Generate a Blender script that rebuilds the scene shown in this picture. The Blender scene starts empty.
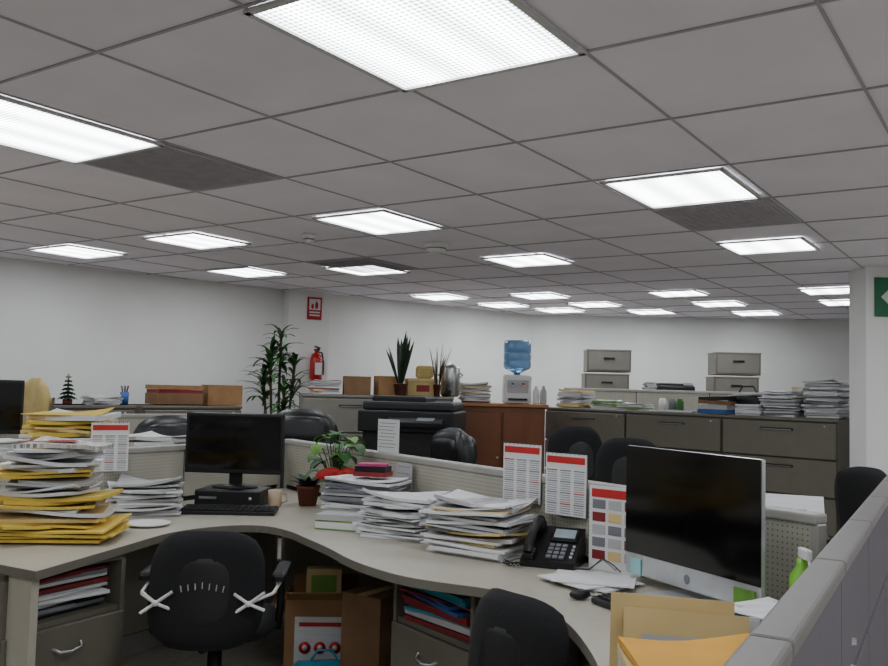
import bpy, bmesh, math, random
from mathutils import Matrix, Vector, Euler
# ---------------------------------------------------------------- materials
def lin(c):
    c=c/255.0
    return c/12.92 if c<=0.04045 else ((c+0.055)/1.055)**2.4
_m={}
def mat(name,rgb=(200,200,200),rough=0.6,metal=0.0,var=0.08,ns=12.0,bump=0.0,zs=1.0,coat=0.0,trans=0.0):
    if name in _m: return _m[name]
    m=bpy.data.materials.new(name); m.use_nodes=True
    nt=m.node_tree; b=nt.nodes['Principled BSDF']
    tc=nt.nodes.new('ShaderNodeTexCoord'); mp=nt.nodes.new('ShaderNodeMapping')
    mp.inputs['Scale'].default_value=(1,1,zs)
    nz=nt.nodes.new('ShaderNodeTexNoise'); nz.inputs['Scale'].default_value=ns; nz.inputs['Detail'].default_value=4
    nt.links.new(tc.outputs['Object'],mp.inputs['Vector']); nt.links.new(mp.outputs['Vector'],nz.inputs['Vector'])
    cr=nt.nodes.new('ShaderNodeValToRGB')
    c=[lin(x) for x in rgb]
    cr.color_ramp.elements[0].position=0.3; cr.color_ramp.elements[1].position=0.7
    cr.color_ramp.elements[0].color=(*[max(0,x*(1-var*1.6)) for x in c],1)
    cr.color_ramp.elements[1].color=(*[min(1,x*(1+var)) for x in c],1)
    nt.links.new(nz.outputs['Fac'],cr.inputs['Fac']); nt.links.new(cr.outputs['Color'],b.inputs['Base Color'])
    b.inputs['Roughness'].default_value=rough; b.inputs['Metallic'].default_value=metal
    if coat: b.inputs['Coat Weight'].default_value=coat
    if trans: b.inputs['Transmission Weight'].default_value=trans
    if bump:
        bp=nt.nodes.new('ShaderNodeBump'); bp.inputs['Strength'].default_value=bump; bp.inputs['Distance'].default_value=0.005
        nt.links.new(nz.outputs['Fac'],bp.inputs['Height']); nt.links.new(bp.outputs['Normal'],b.inputs['Normal'])
    _m[name]=m; return m
def mathn(nt,op,a,b=None):
    n=nt.nodes.new('ShaderNodeMath'); n.operation=op
    for i,v in enumerate((a,b)):
        if v is None: continue
        if isinstance(v,(int,float)): n.inputs[i].default_value=v
        else: nt.links.new(v,n.inputs[i])
    return n.outputs[0]
def perforated():
    m=mat('perforated_panel',(180,176,162),0.55,var=0.04)
    nt=m.node_tree; b=nt.nodes['Principled BSDF']
    tc=nt.nodes.new('ShaderNodeTexCoord'); sp=nt.nodes.new('ShaderNodeSeparateXYZ'); nt.links.new(tc.outputs['Object'],sp.inputs[0])
    s=[]
    for ax in ('X','Z'):
        v=mathn(nt,'MULTIPLY',sp.outputs[ax],60.0); v=mathn(nt,'FRACT',v); v=mathn(nt,'SUBTRACT',v,0.5); s.append(mathn(nt,'MULTIPLY',v,v))
    d=mathn(nt,'ADD',s[0],s[1]); k=mathn(nt,'LESS_THAN',d,0.03)
    mx=nt.nodes.new('ShaderNodeMixRGB'); nt.links.new(k,mx.inputs['Fac'])
    src=b.inputs['Base Color'].links[0].from_socket; nt.links.new(src,mx.inputs['Color1']); mx.inputs['Color2'].default_value=(0.16,0.15,0.13,1)
    nt.links.new(mx.outputs['Color'],b.inputs['Base Color']); return m
def newsprint():
    m=mat('newsprint',(205,200,188),0.8,var=0.05)
    nt=m.node_tree; b=nt.nodes['Principled BSDF']
    tc=nt.nodes.new('ShaderNodeTexCoord')
    br=nt.nodes.new('ShaderNodeTexBrick'); br.inputs['Scale'].default_value=28; br.inputs['Mortar Size'].default_value=0.03
    br.inputs['Color1'].default_value=(0.16,0.15,0.14,1); br.inputs['Color2'].default_value=(0.6,0.58,0.53,1); br.inputs['Mortar'].default_value=(0.6,0.58,0.53,1)
    nt.links.new(tc.outputs['Object'],br.inputs['Vector']); nt.links.new(br.outputs['Color'],b.inputs['Base Color']); return m
def diffuser(strength):
    m=bpy.data.materials.new('prismatic_diffuser'); m.use_nodes=True; nt=m.node_tree; nt.nodes.clear()
    out=nt.nodes.new('ShaderNodeOutputMaterial'); em=nt.nodes.new('ShaderNodeEmission')
    tc=nt.nodes.new('ShaderNodeTexCoord'); sp=nt.nodes.new('ShaderNodeSeparateXYZ'); nt.links.new(tc.outputs['Object'],sp.inputs[0])
    x,y=sp.outputs['X'],sp.outputs['Y']
    t=mathn(nt,'MULTIPLY',y,2*math.pi/0.19); t=mathn(nt,'COSINE',t); t=mathn(nt,'MULTIPLY',t,0.25); t=mathn(nt,'ADD',t,0.75)
    p=mathn(nt,'ADD',x,y); p=mathn(nt,'MULTIPLY',p,170.0); p=mathn(nt,'SINE',p)
    q=mathn(nt,'SUBTRACT',x,y); q=mathn(nt,'MULTIPLY',q,170.0); q=mathn(nt,'SINE',q)
    r=mathn(nt,'MULTIPLY',p,q); r=mathn(nt,'MULTIPLY',r,0.9); r=mathn(nt,'ADD',r,0.95)
    s=mathn(nt,'MULTIPLY',t,r); s=mathn(nt,'MULTIPLY',s,strength)
    em.inputs['Color'].default_value=(0.92,0.97,1.0,1); nt.links.new(s,em.inputs['Strength']); nt.links.new(em.outputs[0],out.inputs[0]); return m
# ---------------------------------------------------------------- mesh builder
class MB:
    def __init__(s): s.v=[];s.f=[];s.m=[];s.sm=[];s.mats=[]
    def mi(s,m):
        if m not in s.mats: s.mats.append(m)
        return s.mats.index(m)
    def raw(s,vs,fs,m,M=None,smooth=False):
        o=len(s.v); k=s.mi(m)
        for v in vs:
            v=Vector(v); s.v.append(M@v if M else v)
        for f in fs: s.f.append([o+i for i in f]); s.m.append(k); s.sm.append(smooth)
    def bmadd(s,bm,m,M=None,smooth=False):
        bm.verts.ensure_lookup_table(); bm.verts.index_update()
        s.raw([v.co.copy() for v in bm.verts],[[v.index for v in f.verts] for f in bm.faces],m,M,smooth); bm.free()
    def box(s,c,size,m,rot=(0,0,0),bev=0.0,seg=2):
        M=Matrix.Translation(c)@Euler(rot).to_matrix().to_4x4()
        if bev<=0:
            x,y,z=[q/2 for q in size]
            vs=[(-x,-y,-z),(x,-y,-z),(x,y,-z),(-x,y,-z),(-x,-y,z),(x,-y,z),(x,y,z),(-x,y,z)]
            s.raw(vs,[(0,3,2,1),(4,5,6,7),(0,1,5,4),(1,2,6,5),(2,3,7,6),(3,0,4,7)],m,M)
        else:
            bm=bmesh.new(); bmesh.ops.create_cube(bm,size=1.0)
            for v in bm.verts: v.co=Vector((v.co.x*size[0],v.co.y*size[1],v.co.z*size[2]))
            bmesh.ops.bevel(bm,geom=bm.edges[:],offset=min(bev,min(size)*0.49),segments=seg,profile=0.5,affect='EDGES')
            s.bmadd(bm,m,M,False)
    def leafsheet(s,c,w,d,t,m,rz,r,sag=.006,lift=0.0):
        n=6; vs=[];fs=[]
        a1,a2,p1,p2=r.uniform(-1,1)*sag,r.uniform(-1,1)*sag,r.uniform(0,6),r.uniform(0,6)
        cl=[r.random()**3*lift for _ in range(4)]
        for sd in(0,1):
            for j in range(n+1):
                for i in range(n+1):
                    u=-1+2*i/n; v=-1+2*j/n
                    z=a1*math.sin(2*u+p1)+a2*math.sin(2*v+p2)
                    z+=sum(cl[k]*max(0,(u*(1,-1,-1,1)[k]+v*(1,1,-1,-1)[k])/2-.2)**2 for k in range(4))
                    vs.append((u*w/2,v*d/2,z+sd*t))
        N=(n+1)**2
        for j in range(n):
            for i in range(n):
                a=j*(n+1)+i; q=(a,a+n+1,a+n+2,a+1); fs.append(q); fs.append(tuple(N+k for k in q[::-1]))
        bd=[i for i in range(n+1)]+[(j+1)*(n+1)-1 for j in range(1,n+1)]+[n*(n+1)+i for i in range(n-1,-1,-1)]+[j*(n+1) for j in range(n-1,0,-1)]
        for k in range(len(bd)):
            a,b_=bd[k],bd[(k+1)%len(bd)]; fs.append((a,b_,N+b_,N+a))
        s.raw(vs,fs,m,Matrix.Translation(c)@Matrix.Rotation(rz,4,'Z'))
    def lathe(s,prof,m,c=(0,0,0),seg=24,rot=(0,0,0),sc=(1,1,1)):
        M=Matrix.Translation(c)@Euler(rot).to_matrix().to_4x4()
        vs=[];fs=[];n=len(prof)
        for i in range(seg):
            a=2*math.pi*i/seg
            for r,z in prof: vs.append((r*math.cos(a)*sc[0],r*math.sin(a)*sc[1],z*sc[2]))
        for i in range(seg):
            j=(i+1)%seg
            for k in range(n-1): fs.append((i*n+k,j*n+k,j*n+k+1,i*n+k+1))
        fs.append([i*n for i in range(seg)][::-1]); fs.append([i*n+n-1 for i in range(seg)])
        s.raw(vs,fs,m,M,True)
    def cyl(s,c,r,h,m,r2=None,rot=(0,0,0),seg=18):
        r2=r if r2 is None else r2
        s.lathe([(r,-h/2),(r2,h/2)],m,c,seg,rot)
    def sph(s,c,r,m,seg=12,rot=(0,0,0)):
        bm=bmesh.new(); bmesh.ops.create_uvsphere(bm,u_segments=seg,v_segments=max(6,seg//2+2),radius=1)
        if isinstance(r,(int,float)): r=(r,r,r)
        s.bmadd(bm,m,Matrix.Translation(c)@Euler(rot).to_matrix().to_4x4()@Matrix.Diagonal((*r,1)),True)
    def tube(s,pts,r,m,seg=8):
        pts=[Vector(p) for p in pts]; vs=[];fs=[];n=len(pts)
        for i,p in enumerate(pts):
            d=(pts[min(i+1,n-1)]-pts[max(i-1,0)]).normalized()
            up=Vector((0,0,1)) if abs(d.z)<0.9 else Vector((1,0,0))
            a=d.cross(up).normalized(); b=d.cross(a)
            rr=r[i] if isinstance(r,(list,tuple)) else r
            for k in range(seg):
                t=2*math.pi*k/seg; vs.append(p+a*math.cos(t)*rr+b*math.sin(t)*rr)
        for i in range(n-1):
            for k in range(seg):
                k2=(k+1)%seg; fs.append((i*seg+k,i*seg+k2,(i+1)*seg+k2,(i+1)*seg+k))
        fs.append(list(range(seg))); fs.append([(n-1)*seg+k for k in range(seg)][::-1])
        s.raw(vs,fs,m,None,True)
    def prism(s,poly,z0,z1,m,side=None):
        n=len(poly)
        vs=[(x,y,z0) for x,y in poly]+[(x,y,z1) for x,y in poly]
        s.raw(vs,[list(range(n))[::-1],[n+i for i in range(n)]],m)
        s.raw(vs,[(i,(i+1)%n,n+(i+1)%n,n+i) for i in range(n)],side or m)
    def pad(s,c,w,h,t,m,curv=0.0,rot=(0,0,0),n=12):
        vs=[];fs=[]
        for sd in (-1,1):
            for j in range(n+1):
                for i in range(n+1):
                    u=-1+2*i/n; v=-1+2*j/n
                    x=u*(1-0.2*v**4)*w/2; z=v*(1-0.16*u**4)*h/2
                    e=(max(0,1-u**6)*max(0,1-v**6))**0.5
                    vs.append((x,curv*u*u+sd*t/2*(0.15+0.85*e),z))
        N=(n+1)**2
        for j in range(n):
            for i in range(n):
                a=j*(n+1)+i; q=(a,a+1,a+n+2,a+n+1); fs.append(q); fs.append(tuple(N+k for k in q[::-1]))
        bd=[i for i in range(n+1)]+[(j+1)*(n+1)-1 for j in range(1,n+1)]+[n*(n+1)+i for i in range(n-1,-1,-1)]+[j*(n+1) for j in range(n-1,0,-1)]
        for k in range(len(bd)):
            a,b=bd[k],bd[(k+1)%len(bd)]; fs.append((b,a,N+a,N+b))
        s.raw(vs,fs,m,Matrix.Translation(c)@Euler(rot).to_matrix().to_4x4(),True)
    def blade(s,base,az,el,L,w,droop,m,n=6,shape=0.5):
        p=Vector(base); vs=[];fs=[]; side=Vector((-math.sin(az),math.cos(az),0))
        for i in range(n+1):
            t=i/n; ww=w*(math.sin(math.pi*min(1,max(0.0,t*0.93+0.07)))**shape)*0.5+0.0008
            vs+= [p-side*ww+Vector((0,0,ww*0.25)),p.copy(),p+side*ww+Vector((0,0,ww*0.25))]
            e=el-droop*t; p=p+Vector((math.cos(az)*math.cos(e),math.sin(az)*math.cos(e),math.sin(e)))*(L/n)
        for i in range(n):
            a=i*3; fs+=[(a,a+1,a+4,a+3),(a+1,a+2,a+5,a+4)]
        s.raw(vs,fs,m,None,True)
    def obj(s,name,loc=(0,0,0),rz=0.0):
        me=bpy.data.meshes.new(name); me.from_pydata([tuple(v) for v in s.v],[],s.f)
        for m in s.mats: me.materials.append(m)
        for p,k,sm in zip(me.polygons,s.m,s.sm): p.material_index=k; p.use_smooth=sm
        me.update(); o=bpy.data.objects.new(name,me); bpy.context.collection.objects.link(o)
        o.location=loc; o.rotation_euler=(0,0,rz); return o
rad=math.radians
# ---------------------------------------------------------------- palette
M_wall=mat('wall_paint',(238,238,236),0.9,var=0.02,ns=3)
M_floor=mat('floor_tile',(165,160,150),0.6,var=0.12,ns=20)
M_tile=mat('ceiling_tile',(243,237,246),0.95,var=0.03,ns=2.5)
M_bar=mat('ceiling_tbar',(172,167,172),0.6,var=0.03)
M_frame=mat('white_steel',(200,200,200),0.5,var=0.03)
M_desk=mat('desk_laminate',(180,174,160),0.35,var=0.03,ns=30)
M_edge=mat('desk_edge',(112,107,98),0.45,var=0.04)
M_perf=perforated()
M_cap=mat('partition_cap',(164,161,155),0.4,var=0.03)
M_cap2=mat('partition_cap_grey',(118,113,111),0.42,var=0.03)
M_fab=mat('partition_fabric',(108,102,109),0.95,var=0.12,ns=300,bump=0.2)
M_cream=mat('panel_cream',(172,167,152),0.6,var=0.04)
M_seam=mat('dark_gap',(30,29,28),0.8)
M_cab=mat('cabinet_greige',(108,103,92),0.45,var=0.04)
M_cabd=mat('cabinet_light',(130,126,117),0.45,var=0.04)
M_steel=mat('brushed_steel',(190,190,190),0.3,metal=0.9)
M_alu=mat('aluminium',(200,202,205),0.35,metal=0.6)
M_blk=mat('black_plastic',(16,16,18),0.45,var=0.1)
M_blk2=mat('black_fabric',(17,17,20),0.9,var=0.25,ns=150,bump=0.3)
M_lea=mat('black_leather',(16,17,22),0.4,var=0.2,ns=40,bump=0.2)
M_scr=mat('dark_screen',(4,4,6),0.1,var=0.02)
M_key=mat('key_caps',(34,34,38),0.5)
M_wht=mat('white_paper',(222,222,223),0.85,var=0.12,ns=2.0,zs=300)
M_wht2=mat('grey_paper',(182,182,184),0.85,var=0.18,ns=2.0,zs=300)
M_yel=mat('yellow_folder',(220,190,84),0.8,var=0.1,ns=4)
M_man=mat('manila_folder',(216,190,134),0.8,var=0.06,ns=5)
M_org=mat('orange_envelope',(218,160,58),0.75,var=0.08,ns=5)
M_news=newsprint()
M_red=mat('red_print',(190,34,36),0.6)
M_dred=mat('dark_red_cover',(130,34,40),0.6)
M_blu=mat('blue_cover',(52,92,160),0.6)
M_teal=mat('teal_plastic',(50,140,165),0.5)
M_grn=mat('green_cover',(120,165,70),0.6)
M_pnk=mat('pink_cover',(190,60,120),0.6)
M_gry=mat('grey_ink',(120,122,128),0.8)
M_card=mat('cardboard',(160,120,80),0.85,var=0.1,ns=8)
M_cardd=mat('cardboard_tan',(130,98,68),0.85,var=0.1,ns=8)
M_wood=mat('cherry_wood',(120,70,42),0.4,var=0.25,ns=3,zs=0.15)
M_woodt=mat('wood_top',(165,112,72),0.4,var=0.2,ns=4)
M_leaf=mat('leaf_green',(56,104,46),0.55,var=0.3,ns=10)
M_leafd=mat('leaf_dark',(28,50,30),0.55,var=0.3,ns=10)
M_leaf2=mat('leaf_bright',(100,148,54),0.55,var=0.3,ns=10)
M_bark=mat('cane_bark',(90,74,52),0.9,var=0.2)
M_terra=mat('terracotta',(112,60,44),0.8,var=0.15)
M_soil=mat('soil',(40,30,24),1.0,var=0.3,ns=50)
M_bot=mat('water_bottle_blue',(125,168,210),0.15,var=0.1,trans=0.5)
M_plw=mat('white_plastic',(225,225,222),0.4,var=0.03)
M_tan=mat('tan_upholstery',(196,172,112),0.8)
M_ext=mat('extinguisher_red',(180,22,26),0.3)
M_green=mat('sign_green',(0,105,62),0.5)
M_lime=mat('lime_plastic',(130,200,60),0.3)
M_vent=mat('vent_grey',(178,172,178),0.8)
M_diff=diffuser(14.5)
# ---------------------------------------------------------------- room
CH=2.33
def wall(name,p0,p1,h=CH,t=0.12,out=1):
    p0=Vector((*p0,0));p1=Vector((*p1,0)); d=p1-p0; L=d.length; a=math.atan2(d.y,d.x)
    b=MB(); b.box((L/2,out*t/2,h/2),(L,t,h),M_wall); return b.obj(name,p0,a)
pts=[(-8.5,-3),(-8.5,2.02),(-1.55,8.97),(-1.21,9.12),(1.09,11.05),(4.9,10.7),(6.6,10.5),(6.6,-3)]
wall('wall_west',pts[0],pts[1]); wall('wall_left',pts[1],pts[2]); wall('wall_back_left',pts[3],pts[4]); wall('wall_back_right',pts[4],pts[6])
wall('wall_right',pts[6],pts[7]); wall('wall_south',pts[7],pts[0])
def inroom(x,y):
    c=False;n=len(pts);j=n-1
    for i in range(n):
        xi,yi=pts[i];xj,yj=pts[j]
        if (yi>y)!=(yj>y) and x<(xj-xi)*(y-yi)/(yj-yi)+xi: c=not c
        j=i
    return c
b=MB(); b.box((0,0,-0.05),(24,28,0.1),M_floor); b.obj('floor',(-1,4,0))
b=MB(); b.box((0,0,0.05),(24,28,0.1),M_tile); b.obj('ceiling',(-1,4,CH))
b=MB(); b.box((0.22,0.3,CH/2),(0.44,0.6,CH),M_wall); b.obj('wall_pillar',(-1.55,8.74,0),rad(31))
b=MB(); b.box((1.79,0.13,CH/2),(3.58,0.26,CH),M_wall); b.obj('wall_stub_right',(3.01,6.26,0),0)
def board(name,p0,p1):
    p0=Vector((*p0,0));p1=Vector((*p1,0)); d=p1-p0; b=MB(); b.box((d.length/2,-0.008,0.05),(d.length-0.1,0.014,0.1),M_cap); b.obj(name,p0,math.atan2(d.y,d.x))
board('baseboard_left',pts[1],pts[2]); board('baseboard_back',pts[4],pts[6])
GA=rad(56); ca,sa=math.cos(GA),math.sin(GA)
TX,TY=0.70,0.61; AX,AY=1.85,1.34; X0,Y0=AX+TX/2,AY+TY/2
def g2w(x,y): return (x*ca-y*sa,x*sa+y*ca)
b=MB()
def clip_bar(fixed,axis):
    seg=[];t=-14.0;st=None
    while t<16:
        w=g2w(fixed,t) if axis=='y' else g2w(t,fixed)
        ins=inroom(*w)
        if ins and st is None: st=t
        if (not ins) and st is not None: seg.append((st,t-0.05)); st=None
        t+=0.05
    for s0,s1 in seg:
        L=s1-s0;c=(s0+s1)/2
        if L<0.1: continue
        if axis=='y': b.box((fixed,c,CH-0.003),(0.009,L,0.005),M_bar)
        else: b.box((c,fixed,CH-0.0025),(L,0.009,0.004),M_bar)
for k in range(-18,22): clip_bar(X0+k*TX,'y')
for k in range(-24,24): clip_bar(Y0+k*TY,'x')
b.obj('ceiling_grid',(0,0,0),GA)
def light(wx,wy,k=1.0,ky=None):
    b=MB(); w,h=(TX-0.015)*k,(TY-0.015)*(ky or k)
    b.raw([(-w/2,-h/2,0),(w/2,-h/2,0),(w/2,h/2,0),(-w/2,h/2,0)],[(0,3,2,1)],M_diff)
    for sx in(-1,1): b.box((sx*(w/2-0.008),0,-0.003),(0.02,h,0.01),M_frame)
    for sy in(-1,1): b.box((0,sy*(h/2-0.008),-0.003),(w,0.02,0.01),M_frame)
    b.obj('ceiling_light_panel',(wx,wy,CH-0.009),GA)
light(*g2w(AX,AY),1.0,1.06); light(*g2w(AX+.04,AY+3*TY)); light(*g2w(AX+3*TX-.02,AY),.92); light(*g2w(AX+3*TX,AY+3*TY-.04),.86)
for x,y in((-1.67,5.85),(-2.74,6.50),(2.02,5.47),(.60,6.35),(-.64,7.10),(-1.69,7.45)): light(x,y,.72,.86)
for x,y in((3.39,7.69),(2.18,8.19),(.95,8.74),(-.05,9.10),(1.62,9.47),(2.84,9.06),(3.95,8.6),(.66,9.80),(1.35,10.25),(2.40,10.15),(3.55,9.98)): light(x,y,.68,.78)
for i in range(-1,5):
    for j in range(-3,4):
        if i>=0 and j>=0 and not(i==0 and j>=2): continue
        wx,wy=g2w(AX+i*3*TX,AY+j*3*TY)
        if all(inroom(wx+dx,wy+dy) for dx,dy in((.5,0),(-.5,0),(0,.5),(0,-.5))) and not(wx>2.6 and 5.7<wy<7.1): light(wx,wy)
def vent(x,y):
    b=MB(); b.box((0,0,0),(TX-0.03,TY-0.03,0.006),M_vent)
    for k in range(24): b.box((0,-0.26+k*0.0226,-0.004),(TX-0.08,0.008,0.004),M_vent,rot=(0.4,0,0))
    wx,wy=g2w(x,y); b.obj('ceiling_air_vent',(wx,wy,CH-0.005),GA)
vent(AX+TX,AY+3*TY); vent(AX+4*TX,AY); vent(AX+4.9*TX,AY+.75*TY) if False else None; vent(AX+5*TX,AY+5*TY)
def detector(x,y,r):
    b=MB(); b.lathe([(r,0),(r,-0.014),(r*0.8,-0.024),(r*0.75,-0.045),(r*0.4,-0.056),(0.001,-0.057)],M_plw); b.cyl((0,0,-0.034),r*0.80,0.008,M_gry); b.obj('smoke_detector',(x,y,CH-0.001))
detector(-0.067,5.76,0.085); detector(-0.87,5.52,0.045)
# ---------------------------------------------------------------- partitions
def partition(name,p0,p1,h=1.04,mode='perf',t=0.045,pw=0.75,cap=M_cap):
    p0=Vector((*p0,0));p1=Vector((*p1,0)); d=p1-p0; L=d.length; n=max(1,round(L/pw)); w=L/n; b=MB()
    b.box((L/2,0,0.05),(L,t*0.8,0.1),M_cap)
    for i in range(n):
        x=(i+0.5)*w
        b.box((x,0,0.1+(0.74-0.1)/2),(w-0.008,t,0.63),M_fab if mode=='fab' else M_cream,bev=0.003,seg=1)
        b.box((x,0,(0.76+h-0.03)/2),(w-0.008,t,h-0.03-0.76),M_fab if mode=='fab' else M_perf,bev=0.003,seg=1)
        b.box((x,0,h-0.016),(w-0.004,0.062,0.032),cap,bev=0.007)
    b.box((L/2,0,h/2),(L-0.01,t*0.6,h-0.03),M_seam)
    for x in (0.012,L-0.012): b.box((x,0,(h-0.03)/2),(0.024,0.05,h-0.03),cap,bev=0.004,seg=1)
    return b.obj(name,p0,math.atan2(d.y,d.x))
C=Vector((-0.98,5.56)); J=Vector((1.13,2.60)); dm=(J-C).normalized(); nm=Vector((0.8125,0.583))
dl=Vector((0.485,0.875)); nl=Vector((-0.875,0.485))
partition('cubicle_partition',C+dm*0.05,J-dm*0.01)
partition('cubicle_partition',C-dl*3.3,C-dl*0.06)
dr=Vector((0.4996,0.8662)); PR=Vector((0.395,1.135))
partition('cubicle_partition',PR-dr*0.55,PR+dr*4.4,mode='fab',cap=M_cap2)
def mid(t,off): return C+(J-C)*t-nm*off
# ---------------------------------------------------------------- desk
front=[(-1.33,2.96),(-1.285,3.15),(-1.21,3.47),(-1.13,3.78),(-.97,3.98),(-.80,4.02),(-.66,3.90),(-.55,3.72),(-.43,3.51),(-.33,3.31),(-.2215,3.15),(-.11,3.03),(.02,2.95),(.16,2.88),(.25,2.79),(.315,2.66),(.36,2.5),(.38,2.3),(.38,2.08),(.35,1.8),(.30,1.58)]
def cr(p,n=4):
    o=[]
    for i in range(len(p)-1):
        a,b_,c,d=[Vector(p[max(0,min(len(p)-1,k))]) for k in (i-1,i,i+1,i+2)]
        for k in range(n):
            t=k/n; o.append(0.5*((2*b_)+(c-a)*t+(2*a-5*b_+4*c-d)*t*t+(3*b_-a-3*c+d)*t**3))
    o.append(Vector(p[-1])); return [(v.x,v.y) for v in o]
poly=cr(front)+[(0.53,1.46),(1.12,2.53),(-.97,5.46),(-2.12,3.40)]
b=MB(); b.prism(poly,0.708,0.738,M_edge,M_edge)
b.prism(poly,0.738,0.74,M_desk,M_desk)
e0=Vector((-1.35,2.99)); e1=Vector((-2.1,3.40)); ed=e1-e0
b.box(((e0.x+e1.x)/2,(e0.y+e1.y)/2+0.015,0.354),(ed.length,0.03,0.708),M_cream,rot=(0,0,math.atan2(ed.y,ed.x)))
b.obj('wavy_office_desk')
DZ=0.7405
def pedestal(name,fx,fy,rz,w=0.42,d=0.5):
    b=MB()
    for sx in(-1,1): b.box((sx*(w/2-0.01),d/2,0.354),(0.02,d,0.70),M_cab)
    b.box((0,d-0.01,0.354),(w,0.02,0.70),M_cab); b.box((0,d/2,0.695),(w,d,0.02),M_cab); b.box((0,d/2,0.50),(w-0.02,d-0.02,0.02),M_cab)
    b.box((0,d/2,0.03),(w-0.02,d-0.02,0.05),M_blk)
    for z0,z1 in((0.06,0.27),(0.28,0.49)):
        b.box((0,0,(z0+z1)/2),(w-0.006,0.02,z1-z0),M_cab,bev=0.004,seg=1)
        zc=(z0+z1)/2+0.03
        b.tube([(-0.06,-0.008,zc),(-0.045,-0.03,zc-0.012),(0,-0.036,zc-0.018),(0.045,-0.03,zc-0.012),(0.06,-0.008,zc)],0.006,M_steel)
    return b.obj(name,(fx,fy,0),rz)
def stack(name,x,y,z,rz,w,d,h,mats,seed=0,messy=0.05,lay=0.012,off=0.012,topmat=None,sag=.003,lift=.02):
    r=random.Random(seed); b=MB(); zz=0
    while zz<h-0.002:
        t=min(lay*r.uniform(0.35,1.8),h-zz); k=mats[int(r.random()*len(mats))]
        if topmat and zz+t>=h-0.003: k=topmat
        f=min(1,zz/.03); top=zz+t>=h-.02
        b.leafsheet((r.uniform(-off,off),r.uniform(-off,off),zz),w*r.uniform(0.9,1.04),d*r.uniform(0.9,1.04),t*0.97,k,r.gauss(0,messy),r,sag*f,lift*f*(1.5 if top else .5))
        zz+=t
    return b.obj(name,(x,y,z+0.001),rz)
pedestal('drawer_pedestal',-1.345,3.26,rad(61),w=0.52)
pedestal('drawer_pedestal',-0.02,3.22,rad(-54.3),w=0.5)
u=Vector((-.875,.485)); stack('magazine_pile',-1.345+u.x*.23,3.26+u.y*.23,0.511,rad(61),0.42,0.38,0.155,[M_wht,M_wht2,M_dred,M_blk,M_wht2,M_gry],3,0.06,0.01,lift=0)
stack('magazine_pile',-0.02+nm.x*.19,3.22+nm.y*.19,0.511,rad(-54.3),0.40,0.36,0.16,[M_wht,M_red,M_blu,M_wht,M_teal,M_dred,M_wht2],5,0.08,0.012,lift=0)
# ---------------------------------------------------------------- desk items
b=MB(); r=random.Random(11); z=0
seq=[(M_yel,.48,.34)]*4+[(M_yel,.43,.32)]*3+[(M_man,.40,.3)]+[(M_wht,.36,.27)]*2+[(M_yel,.42,.29)]*3+[(M_wht,.31,.24)]*2+[(M_gry,.32,.24)]+[(M_wht2,.31,.24)]*2+[(M_yel,.36,.25)]*2+[(M_wht,.32,.23)]*3+[(M_wht2,.3,.23)]*2+[(M_wht,.28,.22)]+[(M_news,.33,.25)]
for k,(m_,w,d) in enumerate(seq):
    t=r.uniform(.008,.018); f=min(1,z/.03)
    b.leafsheet((r.uniform(-.035,.035),r.uniform(-.02,.02),z),w*r.uniform(.85,1.06),d*r.uniform(.9,1.05),t*.9,m_,r.gauss(0,.2),r,.009*f,.05*f); z+=t+.001
b.box((-.02,-.03,z+.010),(.22,.03,.002),M_red,rot=(0,0,.1)); b.box((.02,.03,z+.010),(.1,.07,.002),M_dred,rot=(0,0,.1))
b.obj('folder_stack',(-1.55,3.56,DZ+.008),rad(12))
stack('paper_stack',-1.42,4.28,DZ,rad(20),.31,.24,.15,[M_wht,M_wht,M_wht2],21,.14,.009,.02,lift=.05,sag=.006)
b=MB(); b.lathe([(.06,0),(.085,.004),(.1,.012),(.098,.013),(.084,.006),(.001,.005)],M_plw,seg=32); b.obj('paper_plate',(-1.29,3.94,DZ))
def monitor(name,x,y,z,rz,w,h,stand=.1,bmat=M_blk):
    b=MB(); zc=stand+h/2
    b.box((0,0,zc),(w,.03,h),bmat,bev=.006); b.box((0,.022,zc),(w*.7,.03,h*.7),bmat,bev=.01)
    b.box((0,-.0165,zc+.004),(w-.03,.003,h-.04),M_scr)
    b.box((0,.045,stand/2+.06),(.07,.02,stand+.12),bmat,bev=.005)
    b.lathe([(.12,0),(.12,.008),(.05,.016),(.02,.02)],bmat,c=(0,.03,0),seg=28,sc=(1,.75,1))
    return b.obj(name,(x,y,z),rz)
b=MB(); b.box((0,0,.045),(.34,.24,.085),M_blk,bev=.006); b.box((-.1,-.122,.05),(.09,.004,.012),M_steel); b.cyl((.12,-.122,.05),.008,.004,M_alu,rot=(rad(90),0,0))
for k in range(6): b.box((.02+k*.012,-.1215,.05),(.005,.003,.05),M_seam)
b.obj('desktop_computer_case',(-1.08,4.66,DZ),rad(-3))
monitor('computer_monitor',-1.085,4.66,DZ+.089,rad(-3),.52,.315,.075)
def keyboard(name,x,y,z,rz,w=.44,d=.15):
    b=MB(); b.box((0,0,.010),(w,d,.018),M_blk,rot=(.05,0,0),bev=.004)
    for r_ in range(5):
        n=15 if w>.35 else 12
        for c_ in range(n):
            if r_==0 and 3<c_<9: continue
            b.box((-w/2+.022+c_*(w-.04)/(n-1),-d/2+.022+r_*.026*(d/.15),.021+.0013*r_),((w-.04)/(n-1)*.85,.019*(d/.15),.006),M_key)
        if r_==0: b.box((-w/2+.022+6*(w-.04)/(n-1),-d/2+.022,.021),((w-.04)/(n-1)*4.8,.019,.006),M_key)
    return b.obj(name,(x,y,z+.003),rz)
keyboard('keyboard',-1.03,4.37,DZ,rad(2),.46,.15)
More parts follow.
